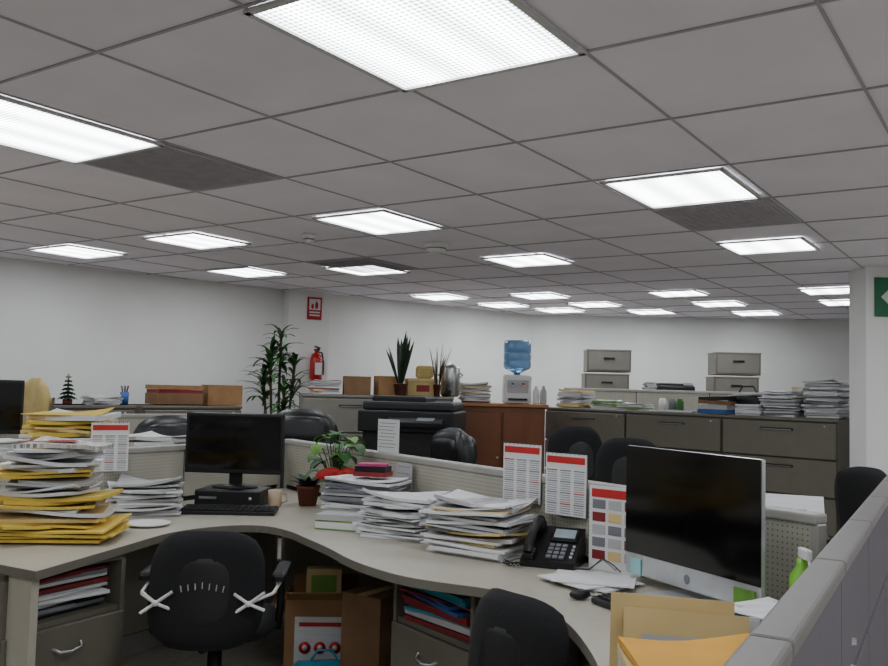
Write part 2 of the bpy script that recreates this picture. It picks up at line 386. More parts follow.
b=MB(); b.lathe([(.03,0),(.036,.01),(.036,.085),(.033,.085),(.03,.07),(.001,.07)],mat('beige_ceramic',(190,165,140),.4)); b.tube([(.034,0,.07),(.06,0,.065),(.062,0,.03),(.034,0,.02)],.005,mat('beige_ceramic')); b.obj('coffee_mug',(-.86,4.64,DZ))
b=MB(); b.lathe([(.045,0),(.06,.09),(.064,.09),(.064,.105),(.056,.105),(.05,.09),(.001,.09)],M_terra); b.cyl((0,0,.092),.05,.004,M_soil)
for k in range(18):
    a=k*2.4; b.blade((.02*math.cos(a),.02*math.sin(a),.093),a,rad(65)-.03*k,.10,.035,.8,M_leafd)
b.obj('potted_succulent',(-.70,4.72,DZ))
b=MB(); b.lathe([(.035,0),(.05,.02),(.055,.08),(.04,.13),(.045,.15),(.041,.15),(.036,.13),(.001,.03)],mat('clear_glass',(170,190,180),.1,trans=.7),seg=24)
r=random.Random(4)
for k in range(30):
    a=r.uniform(0,6.28); hgt=r.uniform(.19,.38); rr=r.uniform(.02,.10)
    b.tube([(0,0,.03),(rr*.3*math.cos(a),rr*.3*math.sin(a),hgt*.6),(rr*math.cos(a),rr*math.sin(a),hgt)],.0025,M_leaf,seg=5)
    b.blade((rr*math.cos(a),rr*math.sin(a),hgt),a+r.uniform(-.5,.5),r.uniform(-.2,.7),r.uniform(.07,.11),r.uniform(.05,.08),1.3,M_leaf if k%3 else M_leaf2,shape=.7)
for sgn in(-1,1): b.sph((.04+sgn*.065,-.07,.185),(.065,.022,.03),M_red,rot=(0,sgn*.25,0))
b.sph((.04,-.08,.185),.02,M_red); b.tube([(.04,-.07,.18),(.0,-.08,.12),(-.01,-.08,.07)],.01,M_red); b.tube([(.04,-.07,.18),(.05,-.08,.12),(.06,-.08,.08)],.01,M_red)
b.obj('pothos_plant_in_vase',(-.555,4.64,DZ),0)
stack('magazine_stack',-.35,4.22,DZ,rad(-20),.34,.25,.20,[M_wht,M_wht2,M_wht,M_gry,M_wht],31,.09,.010,.012,lift=.02)
b=MB(); b.box((0,0,.02),(.24,.13,.04),M_grn,bev=.002,seg=1); b.box((0,-.001,.02),(.236,.131,.028),M_wht); b.box((0,0,.055),(.23,.13,.026),M_wht2,rot=(0,0,.06)); b.obj('green_book',(-.42,3.99,DZ),rad(-16))
b=MB(); b.box((0,0,.012),(.16,.11,.022),M_dred); b.box((0,0,.036),(.15,.10,.024),M_blk); b.box((.0,0,.055),(.13,.09,.012),M_pnk,rot=(0,0,.15)); b.obj('small_book_pile',(-.32,4.22,DZ+.213),rad(-15))
stack('paper_stack',-.14,3.86,DZ,rad(-28),.33,.26,.17,[M_wht,M_wht,M_wht2],33,.17,.008,.022,lift=.05,sag=.006)
stack('paper_stack',.16,3.50,DZ,rad(-30),.35,.27,.20,[M_wht,M_wht2,M_man,M_wht,M_gry,M_wht,M_wht2,M_wht],37,.14,.009,.022,topmat=M_wht,lift=.04,sag=.006)
stack('document_pile',.02,4.06,DZ,rad(-54),.22,.16,.12,[M_wht2,M_wht],36,.1)
def calendar(name,p,z,rz,w=.175,h=.235):
    b=MB(); b.box((0,0,h/2),(w,.004,h),M_wht); b.box((0,-.0025,h-.024),(w-.012,.002,.026),M_red)
    for r_ in range(4):
        for c_ in range(3):
            cx=-w/2+w*(c_+.5)/3; cz=h-.06-(h-.065)*(r_+.1)/4
            b.box((cx,-.0025,cz),(w/3-.014,.001,.004),M_red if (r_+c_)%4==0 else M_gry)
            for k in range(4): b.box((cx,-.0025,cz-.009-k*.0085),(w/3-.018,.001,.0022),M_gry)
    for k in range(9): b.tube([(-w/2+w*(k+.5)/9,-.004,h-.004),(-w/2+w*(k+.5)/9,.0,h+.005),(-w/2+w*(k+.5)/9,.006,h-.004)],.0012,M_blk,seg=5)
    b.box((0,.010,h*.5),(w,.002,h),M_gry,rot=(.06,0,0))
    return b.obj(name,(p[0],p[1],z),rz)
am=math.atan2(dm.y,dm.x)
calendar('calendar',mid(.645,.06),.925,am+.25,.185); calendar('calendar',mid(.716,.06),.905,am+.22,.185)
pl=C-dl*1.40-nl*.055; calendar('calendar',pl,.935,rad(30))
def sheet(name,p,z,rz,w,h,m,marks=0,mm=M_gry):
    b=MB(); b.box((0,0,h/2),(w,.003,h),m)
    for k in range(marks): b.box((-.01*(k%3),-.002,h-.02-k*(h-.03)/marks),(w*.75,.001,.003),mm)
    return b.obj(name,(p[0],p[1],z),rz)
sheet('posted_notice',mid(.335,0),1.041,am+.25,.15,.17,M_wht,8); sheet('posted_notice',mid(.40,.05),.88,am,.14,.13,M_wht2,3)
b=MB(); b.box((0,0,.15),(.21,.006,.30),M_wht); b.box((0,-.004,.275),(.19,.002,.03),M_red)
for k in range(5):
    for j in range(3): b.box((-.065+j*.065,-.004,.235-k*.045),(.052,.002,.032),[M_gry,M_wht2,M_dred,M_man,M_wht2,M_gry][(k*2+j)%6])
b.obj('planner_chart',(*mid(.79,.07),DZ),am+.25)
# phone
b=MB()
b.raw([(-.1,-.09,0),(.1,-.09,0),(.1,.09,0),(-.1,.09,0),(-.1,-.09,.025),(.1,-.09,.025),(.1,.09,.125),(-.1,.09,.125)],[(0,3,2,1),(4,5,6,7),(0,1,5,4),(1,2,6,5),(2,3,7,6),(3,0,4,7)],M_blk)
ph=math.atan2(.1,.18)
def ps(x,v,up): return (x,-.09+v*math.cos(ph)-up*math.sin(ph),.025+v*math.sin(ph)+up*math.cos(ph))
b.box(ps(.035,.15,.004),(.10,.07,.008),M_blk,rot=(ph,0,0),bev=.002); b.box(ps(.035,.155,.009),(.08,.05,.002),mat('lcd_grey',(165,180,190),.3),rot=(ph,0,0))
for i in range(4):
    for j in range(3): b.box(ps(.0+j*.024,.025+i*.022,.004),(.018,.015,.006),M_gry,rot=(ph,0,0))
for i in range(4): b.cyl(ps(.082,.03+i*.02,.004),.006,.006,M_alu,rot=(ph,0,0),seg=10)
b.tube([ps(-.068,.005,.03),ps(-.068,.03,.045),ps(-.068,.10,.052),ps(-.068,.17,.045),ps(-.068,.2,.03)],[.018,.02,.014,.02,.018],M_blk,seg=12)
b.box(ps(-.068,.02,.016),(.045,.05,.028),M_blk,rot=(ph,0,0),bev=.008); b.box(ps(-.068,.18,.016),(.045,.05,.028),M_blk,rot=(ph,0,0),bev=.008)
cord=[(-.09+.012*math.cos(t*1.6)-t*.003,-.1-.03*math.sin(t*.15)+.006*math.sin(t*1.6),.012+.006*math.sin(t*1.6)) for t in range(0,24)]
b.tube(cord,.003,M_blk,seg=5)
b.obj('desk_telephone',(.425,3.30,DZ),rad(-22))
# all-in-one computer
b=MB(); W,H=.60,.43; zt=.03
b.box((0,0,zt+H/2),(W,.018,H),M_alu,bev=.006); b.box((0,-.0098,zt+.07+(H-.07)/2),(W-.004,.003,H-.072),M_scr)
b.pad((0,.012,zt+H/2),W*.85,H*.85,.03,M_alu)
b.raw([(-.09,.03,zt+.22),(.09,.03,zt+.22),(.09,.12,.008),(-.09,.12,.008),(-.09,.036,zt+.22),(.09,.036,zt+.22),(.09,.13,.0),(-.09,.13,.0)],[(0,1,2,3),(4,7,6,5),(0,4,5,1),(1,5,6,2),(3,7,4,0)],M_alu)
b.box((0,-.02,.005),(.20,.28,.009),M_alu,bev=.003); b.box((.24,-.013,zt+.03),(.08,.004,.05),M_leaf2); b.box((-.24,-.013,zt+.03),(.05,.004,.05),mat('teal_note',(150,200,205),.7)); b.sph((0,-.0095,zt+.034),(.013,.002,.015),M_gry)
b.obj('all_in_one_computer',(.785,2.79,DZ),rad(-63))
stack('loose_papers',.52,2.98,DZ,rad(-40),.24,.2,.02,[M_wht],41,.3,.004,.03,lift=.0)
keyboard('compact_keyboard',.57,2.62,DZ,rad(-62),.26,.10)
b=MB(); b.sph((0,0,.012),(.035,.022,.016),M_blk,rot=(0,0,.6)); b.tube([(.03,.01,.008),(.05,.03,.004),(.06,.05,.004)],.002,M_blk,seg=5); b.obj('computer_mouse',(.44,2.76,DZ+.004),rad(-20))
b=MB(); b.tube([(0,0,.005),(.05,.03,.005),(.10,.02,.05),(.13,.04,.03),(.15,.06,.005)],.0025,M_blk,seg=6); b.tube([(0,0.02,.005),(.04,.05,.005),(.09,.05,.04),(.13,.07,.005)],.0025,M_gry,seg=6); b.obj('power_cable',(.46,3.05,DZ+.03),rad(-35))
b=MB(); b.lathe([(.03,0),(.034,.01),(.034,.14),(.014,.17),(.014,.19),(.001,.19)],M_lime,seg=20); b.box((0,-.02,.205),(.02,.06,.03),M_plw,bev=.005); b.tube([(0,-.045,.2),(0,-.055,.17)],.004,M_plw); b.obj('spray_bottle',(1.02,2.50,DZ))
# folders near the right partition
b=MB()
for k,(m_,w,h,lx,rt) in enumerate([(M_wht,.26,.13,.05,.15),(M_man,.27,.165,-.01,.2),(M_man,.27,.14,.02,.3),(M_wht2,.21,.09,.03,.25)]):
    b.box((lx,.05-k*.022,h/2+.004),(w,.006,h),m_,rot=(-rt*.8,rt*.06,rt*.2))
b.box((0,.03,.004),(.27,.2,.008),M_wht2)
b.obj('manila_folder_stand',(.53,1.98,DZ+.014),rad(-14))
b=MB(); r=random.Random(5)
for k in range(7): b.leafsheet((.006*k,.0,.004+.018*k),.27,.20,.013,[M_wht,M_org,M_wht,M_org,M_wht2,M_man,M_org][k],.07*(k-3),r,.006,.03)
b.obj('orange_envelope_pile',(.475,1.76,DZ+.012),rad(-12))
stack('loose_papers',.82,2.13,DZ,rad(24),.20,.2,.13,[M_wht,M_wht2],43,.3,.008,.03)
b=MB(); b.box((0,0,.02),(.07,.05,.04),M_wht,bev=.003); b.box((0,-.001,.02),(.04,.051,.02),M_red); b.obj('small_label_box',(.73,1.93,DZ),.2)
# ---------------------------------------------------------------- chairs
def task_chair(name,x,y,rz,bt=.84,bw=.42,bh=.42,arms=True,wraps=False,m_=M_blk2,thick=.06,sz=.46):
    b=MB()
    for k in range(5):
        a=k*2*math.pi/5+.3; e=(.27*math.cos(a),.27*math.sin(a))
        b.tube([(0,0,.10),(e[0]*.5,e[1]*.5,.085),(e[0],e[1],.065)],[.028,.022,.016],M_blk)
        for s in(-1,1): b.cyl((e[0]-s*.014*math.sin(a),e[1]+s*.014*math.cos(a),.027),.027,.016,M_blk,rot=(rad(90),0,a))
    b.cyl((0,0,.23),.028,.28,M_blk); b.cyl((0,0,.33),.016,.12,M_steel)
    b.box((0,0,sz-.065),(.22,.24,.03),M_blk,bev=.008)
    b.pad((0,.02,sz-.02),.48,.46,.075,m_,rot=(rad(90),0,0))
    b.tube([(0,-.12,sz-.06),(0,-.25,sz-.05),(0,-.275,sz+.04),(0,-.26,bt-bh*.6)],.02,M_blk)
    b.pad((0,-.27,bt-bh/2),bw,bh,thick,m_,curv=.05,rot=(rad(-8),0,0))
    b.pad((0,-.285,bt-bh/2),bw*.7,bh*.65,.035,M_blk,curv=.03,rot=(rad(-8),0,0))
    if wraps:
        for k in range(7): b.box((-.075+k*.025,-.312,bt-bh*.44-.004*abs(k-3)),(.003,.006,.022),M_wht2,rot=(0,(k-3)*.06,0))
        for s in(-1,1):
            for q in(-1,1): b.tube([(s*.165-.055,-.285,sz+.12+q*.035),(s*.165,-.305,sz+.125),(s*.165+.055,-.285,sz+.13-q*.032)],.006,M_plw)
            b.sph((s*.165,-.306,sz+.125),.011,M_plw); b.tube([(s*.165,-.30,sz+.125),(s*.24,-.2,sz+.14),(s*.25,-.06,sz+.15)],.006,M_plw)
    if arms:
        aw=.25
        for s in(-1,1):
            b.tube([(s*.2,.0,sz-.05),(s*(aw-.01),.0,sz-.04),(s*aw,-.02,sz+.08),(s*aw,-.03,sz+.17)],.015,M_blk)
            b.box((s*aw,.0,sz+.18),(.055,.26,.035),M_blk,bev=.014)
    return b.obj(name,(x,y,0),rz)
task_chair('office_chair',-.865,3.52,rad(4),bt=.835,bw=.42,bh=.42,wraps=True)
task_chair('office_chair',.39,2.60,rad(-50),bt=.83,bw=.36,bh=.40,arms=False)
def exec_chair(name,x,y,rz,bt=1.22):
    b=MB()
    for k in range(5):
        a=k*2*math.pi/5; e=(.3*math.cos(a),.3*math.sin(a))
        b.tube([(0,0,.10),(e[0],e[1],.065)],[.03,.018],M_blk); b.sph((e[0],e[1],.03),.029,M_blk)
    b.cyl((0,0,.25),.03,.3,M_blk); b.pad((0,.02,.46),.54,.52,.14,M_lea,rot=(rad(90),0,0))
    b.pad((0,-.26,(bt+.5)/2),.54,bt-.48,.15,M_lea,curv=.06,rot=(rad(-9),0,0)); b.pad((0,-.24,bt-.14),.42,.2,.2,M_lea,curv=.05,rot=(rad(-9),0,0))
    for s in(-1,1):
        b.tube([(s*.25,.1,.44),(s*.31,.1,.5),(s*.31,.05,.66),(s*.3,-.2,.66)],.018,M_blk); b.box((s*.31,-.03,.68),(.08,.32,.06),M_lea,bev=.025)
    return b.obj(name,(x,y,0),rz)
exec_chair('executive_chair',-1.02,6.45,rad(10),1.20); exec_chair('executive_chair',-1.93,6.2,rad(30),1.14)
exec_chair('executive_chair',-.10,6.0,rad(115),1.10)
# large black photocopier: solid boxy body
b=MB()
b.box((0,0,.40),(.68,.60,.74),M_blk,bev=.012); b.box((0,.02,.92),(.68,.56,.30),M_blk,bev=.01)
b.box((0,0,1.12),(.74,.60,.16),M_blk,bev=.012); b.box((0,.02,1.235),(.70,.54,.07),M_key,bev=.02); b.box((-.08,.02,1.285),(.42,.42,.05),M_blk,bev=.015)
for k in range(3): b.box((0,-.304,.15+k*.20),(.64,.012,.18),M_key,bev=.004,seg=1); b.box((0,-.314,.20+k*.20),(.18,.012,.02),M_blk)
b.box((0,-.27,.92),(.52,.02,.14),M_seam); b.box((0,-.30,.86),(.50,.10,.012),M_key)
b.box((.08,-.33,1.12),(.42,.10,.04),M_key,rot=(.35,0,0),bev=.006); b.box((.16,-.335,1.143),(.13,.06,.004),M_gry,rot=(.35,0,0)); b.box((.38,.02,.86),(.14,.36,.02),M_key,rot=(0,-.3,0))
for sx in(-1,1):
    for sy in(-1,1): b.cyl((sx*.27,sy*.24,.017),.03,.034,M_blk)
b.obj('photocopier',(-.22,6.90,0),rad(-10))
calendar('calendar',(-.235,6.535),1.06,rad(-5),.16,.2) if False else None
task_chair('office_chair',.92,6.7,rad(20),bt=1.13,bw=.46,bh=.5); task_chair('office_chair',1.25,5.75,rad(-20),bt=1.10,bw=.42,bh=.5)
task_chair('office_chair',1.80,4.15,rad(100),bt=1.06,bw=.46,bh=.5)
# ---------------------------------------------------------------- boxes under desk
def cbox(name,x,y,z,rz,w,d,h,m_=M_card,open_=True,label=None,fill=None):
    b=MB(); t=.006
    for s in(-1,1): b.box((s*(w/2-t/2),0,h/2),(t,d,h),m_); b.box((0,s*(d/2-t/2),h/2),(w-2*t,t,h),m_)
    b.box((0,0,t/2),(w-2*t,d-2*t,t),m_)
    if open_:
        for s in(-1,1):
            b.box((s*(w/2+.035),0,h-.015),(.085,d*.96,.004),m_,rot=(0,s*.5,0)); b.box((0,s*(d/2+.03),h+.02),(w*.96,.085,.004),m_,rot=(s*.6,0,0))
        b.box((0,0,h*.8),(w-.03,d-.03,.02),fill or M_wht2)
    else:
        b.box((0,0,h),(w,d,t),m_); b.box((0,0,h+.0035),(.05,d,.001),M_man)
    if label:
        b.box((0,-d/2-.001,h*.48),(w*.72,.002,h*.62),M_wht)
        for k in range(3): b.lathe([(.028,-.001),(.028,.001)],label,c=(-.07+k*.07,-d/2-.003,h*.42),rot=(rad(90),0,0),seg=16); b.lathe([(.012,-.001),(.012,.001)],M_wht,c=(-.07+k*.07,-d/2-.0045,h*.42),rot=(rad(90),0,0),seg=12)
        b.box((0,-d/2-.0025,h*.24),(w*.6,.001,h*.06),label); b.box((0,-d/2-.0025,h*.7),(w*.6,.001,h*.05),label)
    return b.obj(name,(x,y,z),rz)
cbox('cardboard_box',-.55,4.32,0.0,rad(4),.33,.28,.38,label=M_red,fill=M_man)
b=MB(); b.box((0,0,.09),(.17,.07,.18),M_man,bev=.004); b.box((.0,-.037,.11),(.12,.003,.08),M_grn); b.obj('paper_bag',(-.55,4.34,.316),.1)
cbox('cardboard_box',-.27,4.02,0,rad(-35),.22,.22,.46,m_=M_cardd,open_=False)
b=MB(); b.pad((0,0,.08),.30,.13,.12,M_teal,curv=.02); b.tube([(-.06,0,.15),(-.03,0,.19),(.03,0,.19),(.06,0,.15)],.006,M_teal); b.obj('teal_plastic_bag',(-.50,4.04,.0),.2)
# ---------------------------------------------------------------- filing cabinets
def lateral(name,x,y,rz,w=.91,d=.45,h=1.22,n=4,m_=M_cab):
    b=MB(); b.box((0,d/2+.01,h/2),(w,d-.02,h),m_,bev=.004,seg=1); b.box((0,d/2,h-.012),(w+.002,d+.01,.024),m_,bev=.004,seg=1)
    hh=(h-.08)/n
    for k in range(n):
        zc=.05+hh*(k+.5); b.box((0,.0,zc),(w-.02,.022,hh-.012),m_,bev=.004,seg=1)
        b.box((0,-.014,zc+hh*.28),(w*.28,.012,.018),M_blk,bev=.003,seg=1); b.box((0,-.019,zc+hh*.28-.004),(w*.26,.006,.006),M_steel)
    b.cyl((w*.4,-.012,h-.06),.008,.006,M_steel,rot=(rad(90),0,0))
    return b.obj(name,(x,y,0),rz)
s0=Vector((1.02,8.75)); s1=Vector((3.0,6.66)); sd=(s1-s0).normalized(); sn=Vector((-sd.y,sd.x)); ar=math.atan2(sd.y,sd.x)
for k in range(3):
    p=s0+sd*(.48+.955*k); lateral('lateral_filing_cabinet',p.x,p.y,ar,.95,.45,1.22,4)
def oncab(t,o): q=s0+sd*t+sn*o; return q.x,q.y
stack('paper_stack',*oncab(.22,.22),1.22,ar,.3,.24,.17,[M_wht,M_wht2,M_man],51,.1)
stack('paper_stack',*oncab(.56,.26),1.22,ar+.2,.26,.22,.08,[M_wht,M_wht2,M_grn],52,.15)
stack('paper_stack',*oncab(.90,.22),1.22,ar,.28,.22,.06,[M_wht,M_grn,M_wht2],53,.15)
stack('paper_stack',*oncab(2.36,.22),1.22,ar,.30,.28,.20,[M_wht,M_wht2,M_gry,M_wht],54,.12,.01,.02)
stack('paper_stack',*oncab(2.68,.24),1.22,ar+.1,.26,.28,.29,[M_wht,M_wht2,M_wht,M_gry],55,.1,.01,.015)
stack('paper_stack',*oncab(2.12,.10),1.22,ar+.2,.2,.15,.09,[M_wht,M_wht2],56,.2)
b=MB(); b.box((0,0,.02),(.26,.20,.035),M_blu,rot=(0,0,.0),bev=.003); b.box((0,0,.056),(.25,.20,.035),M_wht2,rot=(0,0,.12)); b.box((0,0,.095),(.27,.18,.03),M_cardd,rot=(0,.05,.2)); b.box((0,0,.13),(.25,.18,.03),M_blk,rot=(0,-.04,-.1)); b.obj('binder_pile',(*oncab(1.80,.12),1.222),ar)
b=MB(); b.pad((0,0,.10),.36,.16,.18,M_lea,curv=.01); b.tube([(-.08,0,.19),(-.05,0,.24),(.05,0,.24),(.08,0,.19)],.008,M_blk); b.box((0,-.08,.1),(.12,.01,.06),M_blk,bev=.004); b.obj('black_bag',(*oncab(1.96,.35),1.222),ar)
b=MB(); b.box((0,0,.006),(.42,.28,.012),M_wht,bev=.002); b.box((0,0,.014),(.38,.24,.003),M_gry); b.obj('flat_document_tray',(*oncab(1.40,.16),1.222),ar)
b=MB()
for k in range(3): b.lathe([(.03,0),(.036,.01),(.036,.09),(.028,.10),(.028,.115),(.001,.116)],[M_plw,M_gry,M_leaf][k],c=(k*.09,.02*(k%2),0))
b.obj('jar_group',(*oncab(1.10,.38),1.222),ar)
def printer(name,x,y,z,rz,w=.45,d=.38,h=.2):
    b=MB(); b.box((0,0,h/2),(w,d,h),M_blk,bev=.02); b.box((0,-d/2-.03,h*.35),(w*.6,.1,.01),M_key); b.box((0,-d/2,h*.45),(w*.65,.01,.05),M_seam); b.box((0,0,h+.012),(w*.9,d*.8,.025),M_key,bev=.008); b.box((w*.3,-d/2+.02,h+.01),(.1,.06,.02),M_gry,rot=(.4,0,0))
    return b.obj(name,(x,y,z),rz)
partition('cubicle_partition',(1.28,9.32),(4.3,9.12),h=1.42)
partition('cubicle_partition',(3.35,7.3),(4.4,8.6),h=1.3)
for x,y in((1.80,9.58),(3.18,9.48)):
    lateral('storage_cabinet',x,y,rad(-3),.62,.42,1.33,4,m_=M_cabd)
    for k in range(2):
        b=MB(); b.box((0,0,.125),(.48,.36,.245),M_cab,bev=.006); b.box((0,-.182,.125),(.44,.006,.2),M_cabd); b.box((0,-.19,.15),(.12,.012,.02),M_blk); b.box((0,0,.24),(.49,.37,.015),M_cabd,bev=.003)
        b.obj('archive_drawer_box',(x+.02*k,y+.21,1.336+k*.264),rad(-3))
lateral('storage_cabinet',2.50,9.54,rad(-3),.62,.42,1.3,4,m_=M_cabd)
printer('printer',2.56,9.75,1.303,0,.38,.34,.17)
stack('paper_stack',2.29,9.75,1.30,0,.1,.25,.2,[M_wht,M_wht2],58,.05)
b=MB(); b.box((0,0,.72),(.9,.5,.03),M_desk)
for sx in(-1,1): b.box((sx*.43,0,.352),(.03,.48,.705),M_cab)
b.obj('side_table',(4.1,9.72,.002),rad(-4))
stack('paper_stack',4.05,9.72,0.74,0,.3,.25,.75,[M_wht,M_wht2,M_man],57,.06,.02)
# wood cabinet + water cooler
b=MB(); b.box((0,.25,.61),(.8,.48,1.22),M_wood,bev=.004,seg=1); b.box((0,.25,1.235),(.86,.54,.03),M_woodt,bev=.006)
for s in(-1,1): b.box((s*.195,.0,.62),(.37,.02,1.1),M_wood,bev=.004,seg=1); b.cyl((s*.04,-.02,.75),.012,.025,M_steel,rot=(rad(90),0,0))
b.box((0,.0,.03),(.8,.03,.05),M_blk); b.obj('wooden_cabinet',(.56,8.2,0),0)
b=MB(); b.box((0,0,.135),(.26,.26,.27),M_plw,bev=.02); b.box((0,-.132,.16),(.2,.006,.12),M_wht2); b.box((0,-.14,.04),(.18,.03,.02),M_blk)
for s,m_ in((-1,M_blu),(1,M_red)): b.cyl((s*.05,-.145,.17),.012,.03,M_plw,rot=(rad(90),0,0)); b.box((s*.05,-.155,.185),(.02,.02,.02),m_)
b.lathe([(.03,.27),(.035,.29),(.12,.33),(.132,.35),(.132,.40),(.126,.41),(.132,.42),(.132,.47),(.126,.48),(.132,.49),(.132,.57),(.12,.60),(.001,.605)],M_bot,seg=28)
b.obj('water_cooler',(.71,8.45,1.252),0)
stack('paper_stack',.31,8.42,1.252,.1,.28,.24,.18,[M_wht,M_wht2,M_dred,M_man],61,.1)
b=MB()
for k in range(2): b.lathe([(.03,0),(.032,.01),(.032,.12),(.014,.15),(.014,.17),(.001,.171)],[M_plw,M_wht2][k],c=(k*.07,0,0))
b.obj('drink_bottle_group',(.885,8.34,1.252))
lateral('lateral_filing_cabinet',-.78,7.75,rad(12),.9,.45,1.30,4,m_=M_cabd); lateral('filing_cabinet',-.09,7.95,rad(12),.40,.5,1.30,4,m_=M_cabd)
stack('paper_stack',-1.06,7.90,1.30,.3,.26,.2,.12,[M_wht,M_wht2,M_man,M_dred],62,.15)
cbox('cardboard_box',-.78,8.0,1.302,rad(10),.24,.2,.16,m_=M_cardd,open_=False)
cbox('cardboard_box',-.50,8.06,1.302,rad(20),.22,.18,.17,m_=M_card,open_=False)
b=MB(); b.box((0,0,.07),(.28,.2,.14),M_tan,bev=.004); b.box((0,0,.145),(.29,.21,.03),M_man,bev=.004); b.box((.03,0,.22),(.16,.12,.12),M_tan,bev=.03); b.box((0,-.102,.07),(.12,.003,.06),M_dred); b.obj('yellow_storage_box',(-.20,8.16,1.302),.2)
b=MB(); b.lathe([(.07,0),(.09,.02),(.09,.26),(.08,.28),(.03,.3),(.001,.32)],M_steel,seg=24); b.tube([(0,-.09,.05),(0,-.12,.05),(0,-.125,.03)],.01,M_blk)
for s in(-1,1): b.tube([(s*.09,0,.18),(s*.115,0,.2),(s*.09,0,.22)],.007,M_blk)
b.obj('coffee_urn',(0.07,8.2,1.302))
def spike_plant(name,x,y,z,n,L,m_,pr=.06,ph=.1,w=.035,el=(72,89)):
    b=MB(); b.lathe([(pr*.75,0),(pr,ph),(pr*1.08,ph),(pr*1.08,ph+.01),(pr*.9,ph+.01),(pr*.85,ph-.01),(.001,ph-.01)],M_terra); r=random.Random(n)
    for k in range(n): a=r.uniform(0,6.28); b.blade((.02*math.cos(a),.02*math.sin(a),ph-.01),a,rad(r.uniform(*el)),L*r.uniform(.6,1),w,.15,m_,shape=.6)
    return b.obj(name,(x,y,z))
spike_plant('snake_plant',-.38,7.93,1.302,13,.50,M_leafd,w=.04,el=(68,88))
spike_plant('dried_reed_plant',-.05,8.02,1.302,12,.42,M_bark,pr=.035,w=.012)
def tan_chair(x,y,rz):
    b=MB()
    for sx in(-1,1):
        for sy in(-1,1): b.tube([(sx*.2,sy*.2,0),(sx*.19,sy*.18,.45)],.012,M_steel)
        b.tube([(sx*.19,-.18,.45),(sx*.19,-.24,1.25)],.012,M_steel)
    b.pad((0,0,.47),.44,.42,.06,M_tan,rot=(rad(90),0,0)); b.pad((0,-.235,1.05),.40,.66,.10,M_tan,curv=.03,rot=(rad(-7),0,0)); b.obj('tan_side_chair',(x,y,0),rz)
tan_chair(-2.88,5.82,rad(134))
# ---------------------------------------------------------------- left background
partition('cubicle_partition',(-4.6,4.6),(-2.9,6.3),h=1.12); partition('cubicle_partition',(-2.86,6.34),(-1.55,7.65),h=1.12)
lateral('lateral_filing_cabinet',-2.72,6.61,rad(45),.9,.42,1.18,4,m_=M_cab); lateral('lateral_filing_cabinet',-2.04,7.29,rad(45),.9,.42,1.18,4,m_=M_cab)
b=MB(); b.box((0,0,.725),(2.9,.65,.03),M_desk)
for sx in(-1.4,0,1.4): b.box((sx,0,.355),(.03,.6,.705),M_cab)
q=C-dl*1.75+nl*.42; b.obj('workstation_desk',(q.x,q.y,0),math.atan2(dl.y,dl.x))
def bd(t,o): v=C-dl*t+nl*o; return v.x,v.y
stack('yellow_envelope_stack',*bd(1.20,.5),.741,rad(20),.40,.28,.45,[M_yel,M_yel,M_wht,M_yel,M_man],71,.22,.016,.025,sag=.008,lift=.05,topmat=M_yel)
stack('paper_stack',*bd(.80,.4),.741,rad(60),.28,.22,.32,[M_wht,M_wht2,M_wht,M_wht2],72,.14)
stack('paper_stack',*bd(1.72,.42),.741,rad(60),.3,.24,.33,[M_wht,M_blu,M_wht2,M_wht],73,.12)
stack('paper_stack',*bd(.42,.42),.741,rad(60),.28,.22,.30,[M_wht,M_man,M_wht2,M_wht],74,.12)
b=MB(); b.box((0,0,.725),(1.2,.5,.03),M_desk)
for sx in(-.57,.57): b.box((sx,0,.355),(.03,.46,.705),M_cab)
b.obj('workstation_desk',(-2.95,4.95,0),rad(45))
monitor('computer_monitor',-2.72,5.16,.741,rad(30),.5,.32,.30)
b=MB(); b.cyl((0,0,.02),.035,.04,M_terra)
for k in range(6):
    rr=.085*(1-k/6.5); zz=.05+k*.028
    for j in range(14): a=j*.449+k*.2; b.blade((0,0,zz+.02),a,-.35,rr,.04,.2,M_leafd,n=3)
b.cyl((0,0,.12),.006,.16,M_bark); b.sph((0,0,.225),.01,M_yel); b.obj('miniature_christmas_tree',(-2.86,6.74,1.182))
b=MB(); b.lathe([(.03,0),(.034,.1),(.031,.1),(.028,.01),(.001,.01)],M_blu)
for k in range(6): a=k*1.05; b.tube([(0,0,.01),(.03*math.cos(a),.03*math.sin(a),.15)],.004,[M_red,M_blk,M_blu,M_yel,M_blk,M_red][k],seg=6)
b.obj('pen_cup',(-2.52,7.00,1.182))
cbox('cardboard_box',-1.92,7.68,1.182,rad(30),.30,.22,.17,m_=M_card,open_=False)
b=MB(); b.box((0,0,.05),(.40,.25,.09),M_cardd,bev=.003); b.box((0,0,.11),(.38,.24,.03),M_dred); b.box((0,0,.145),(.40,.24,.035),M_card,rot=(0,0,.1)); b.obj('flat_box_pile',(-2.24,7.38,1.183),rad(42))
stack('paper_stack',-2.66,6.90,1.181,rad(45),.24,.2,.07,[M_wht,M_wht2,M_man],75,.15)
# tall dracaena
b=MB(); b.lathe([(.14,0),(.18,.3),(.19,.3),(.19,.32),(.165,.32),(.16,.28),(.001,.28)],M_terra,seg=28); b.cyl((0,0,.285),.155,.01,M_soil); r=random.Random(2)
for cx,cy,hh in((0,0,1.84),(.08,.04,1.6),(-.10,.02,1.5),(.04,-.06,1.35),(-.05,-.05,1.66)):
    b.tube([(cx*.5,cy*.5,.27),(cx,cy,hh*.6),(cx*1.6,cy*1.5,hh)],.012,M_bark)
    for k in range(34):
        a=r.uniform(0,6.28); b.blade((cx*1.5,cy*1.4,hh-.35*r.random()),a,rad(r.uniform(20,80)),r.uniform(.16,.28),.034,r.uniform(.8,2.0),M_leaf if k%3 else M_leafd)
b.obj('dracaena_plant',(-1.50,8.1,0))
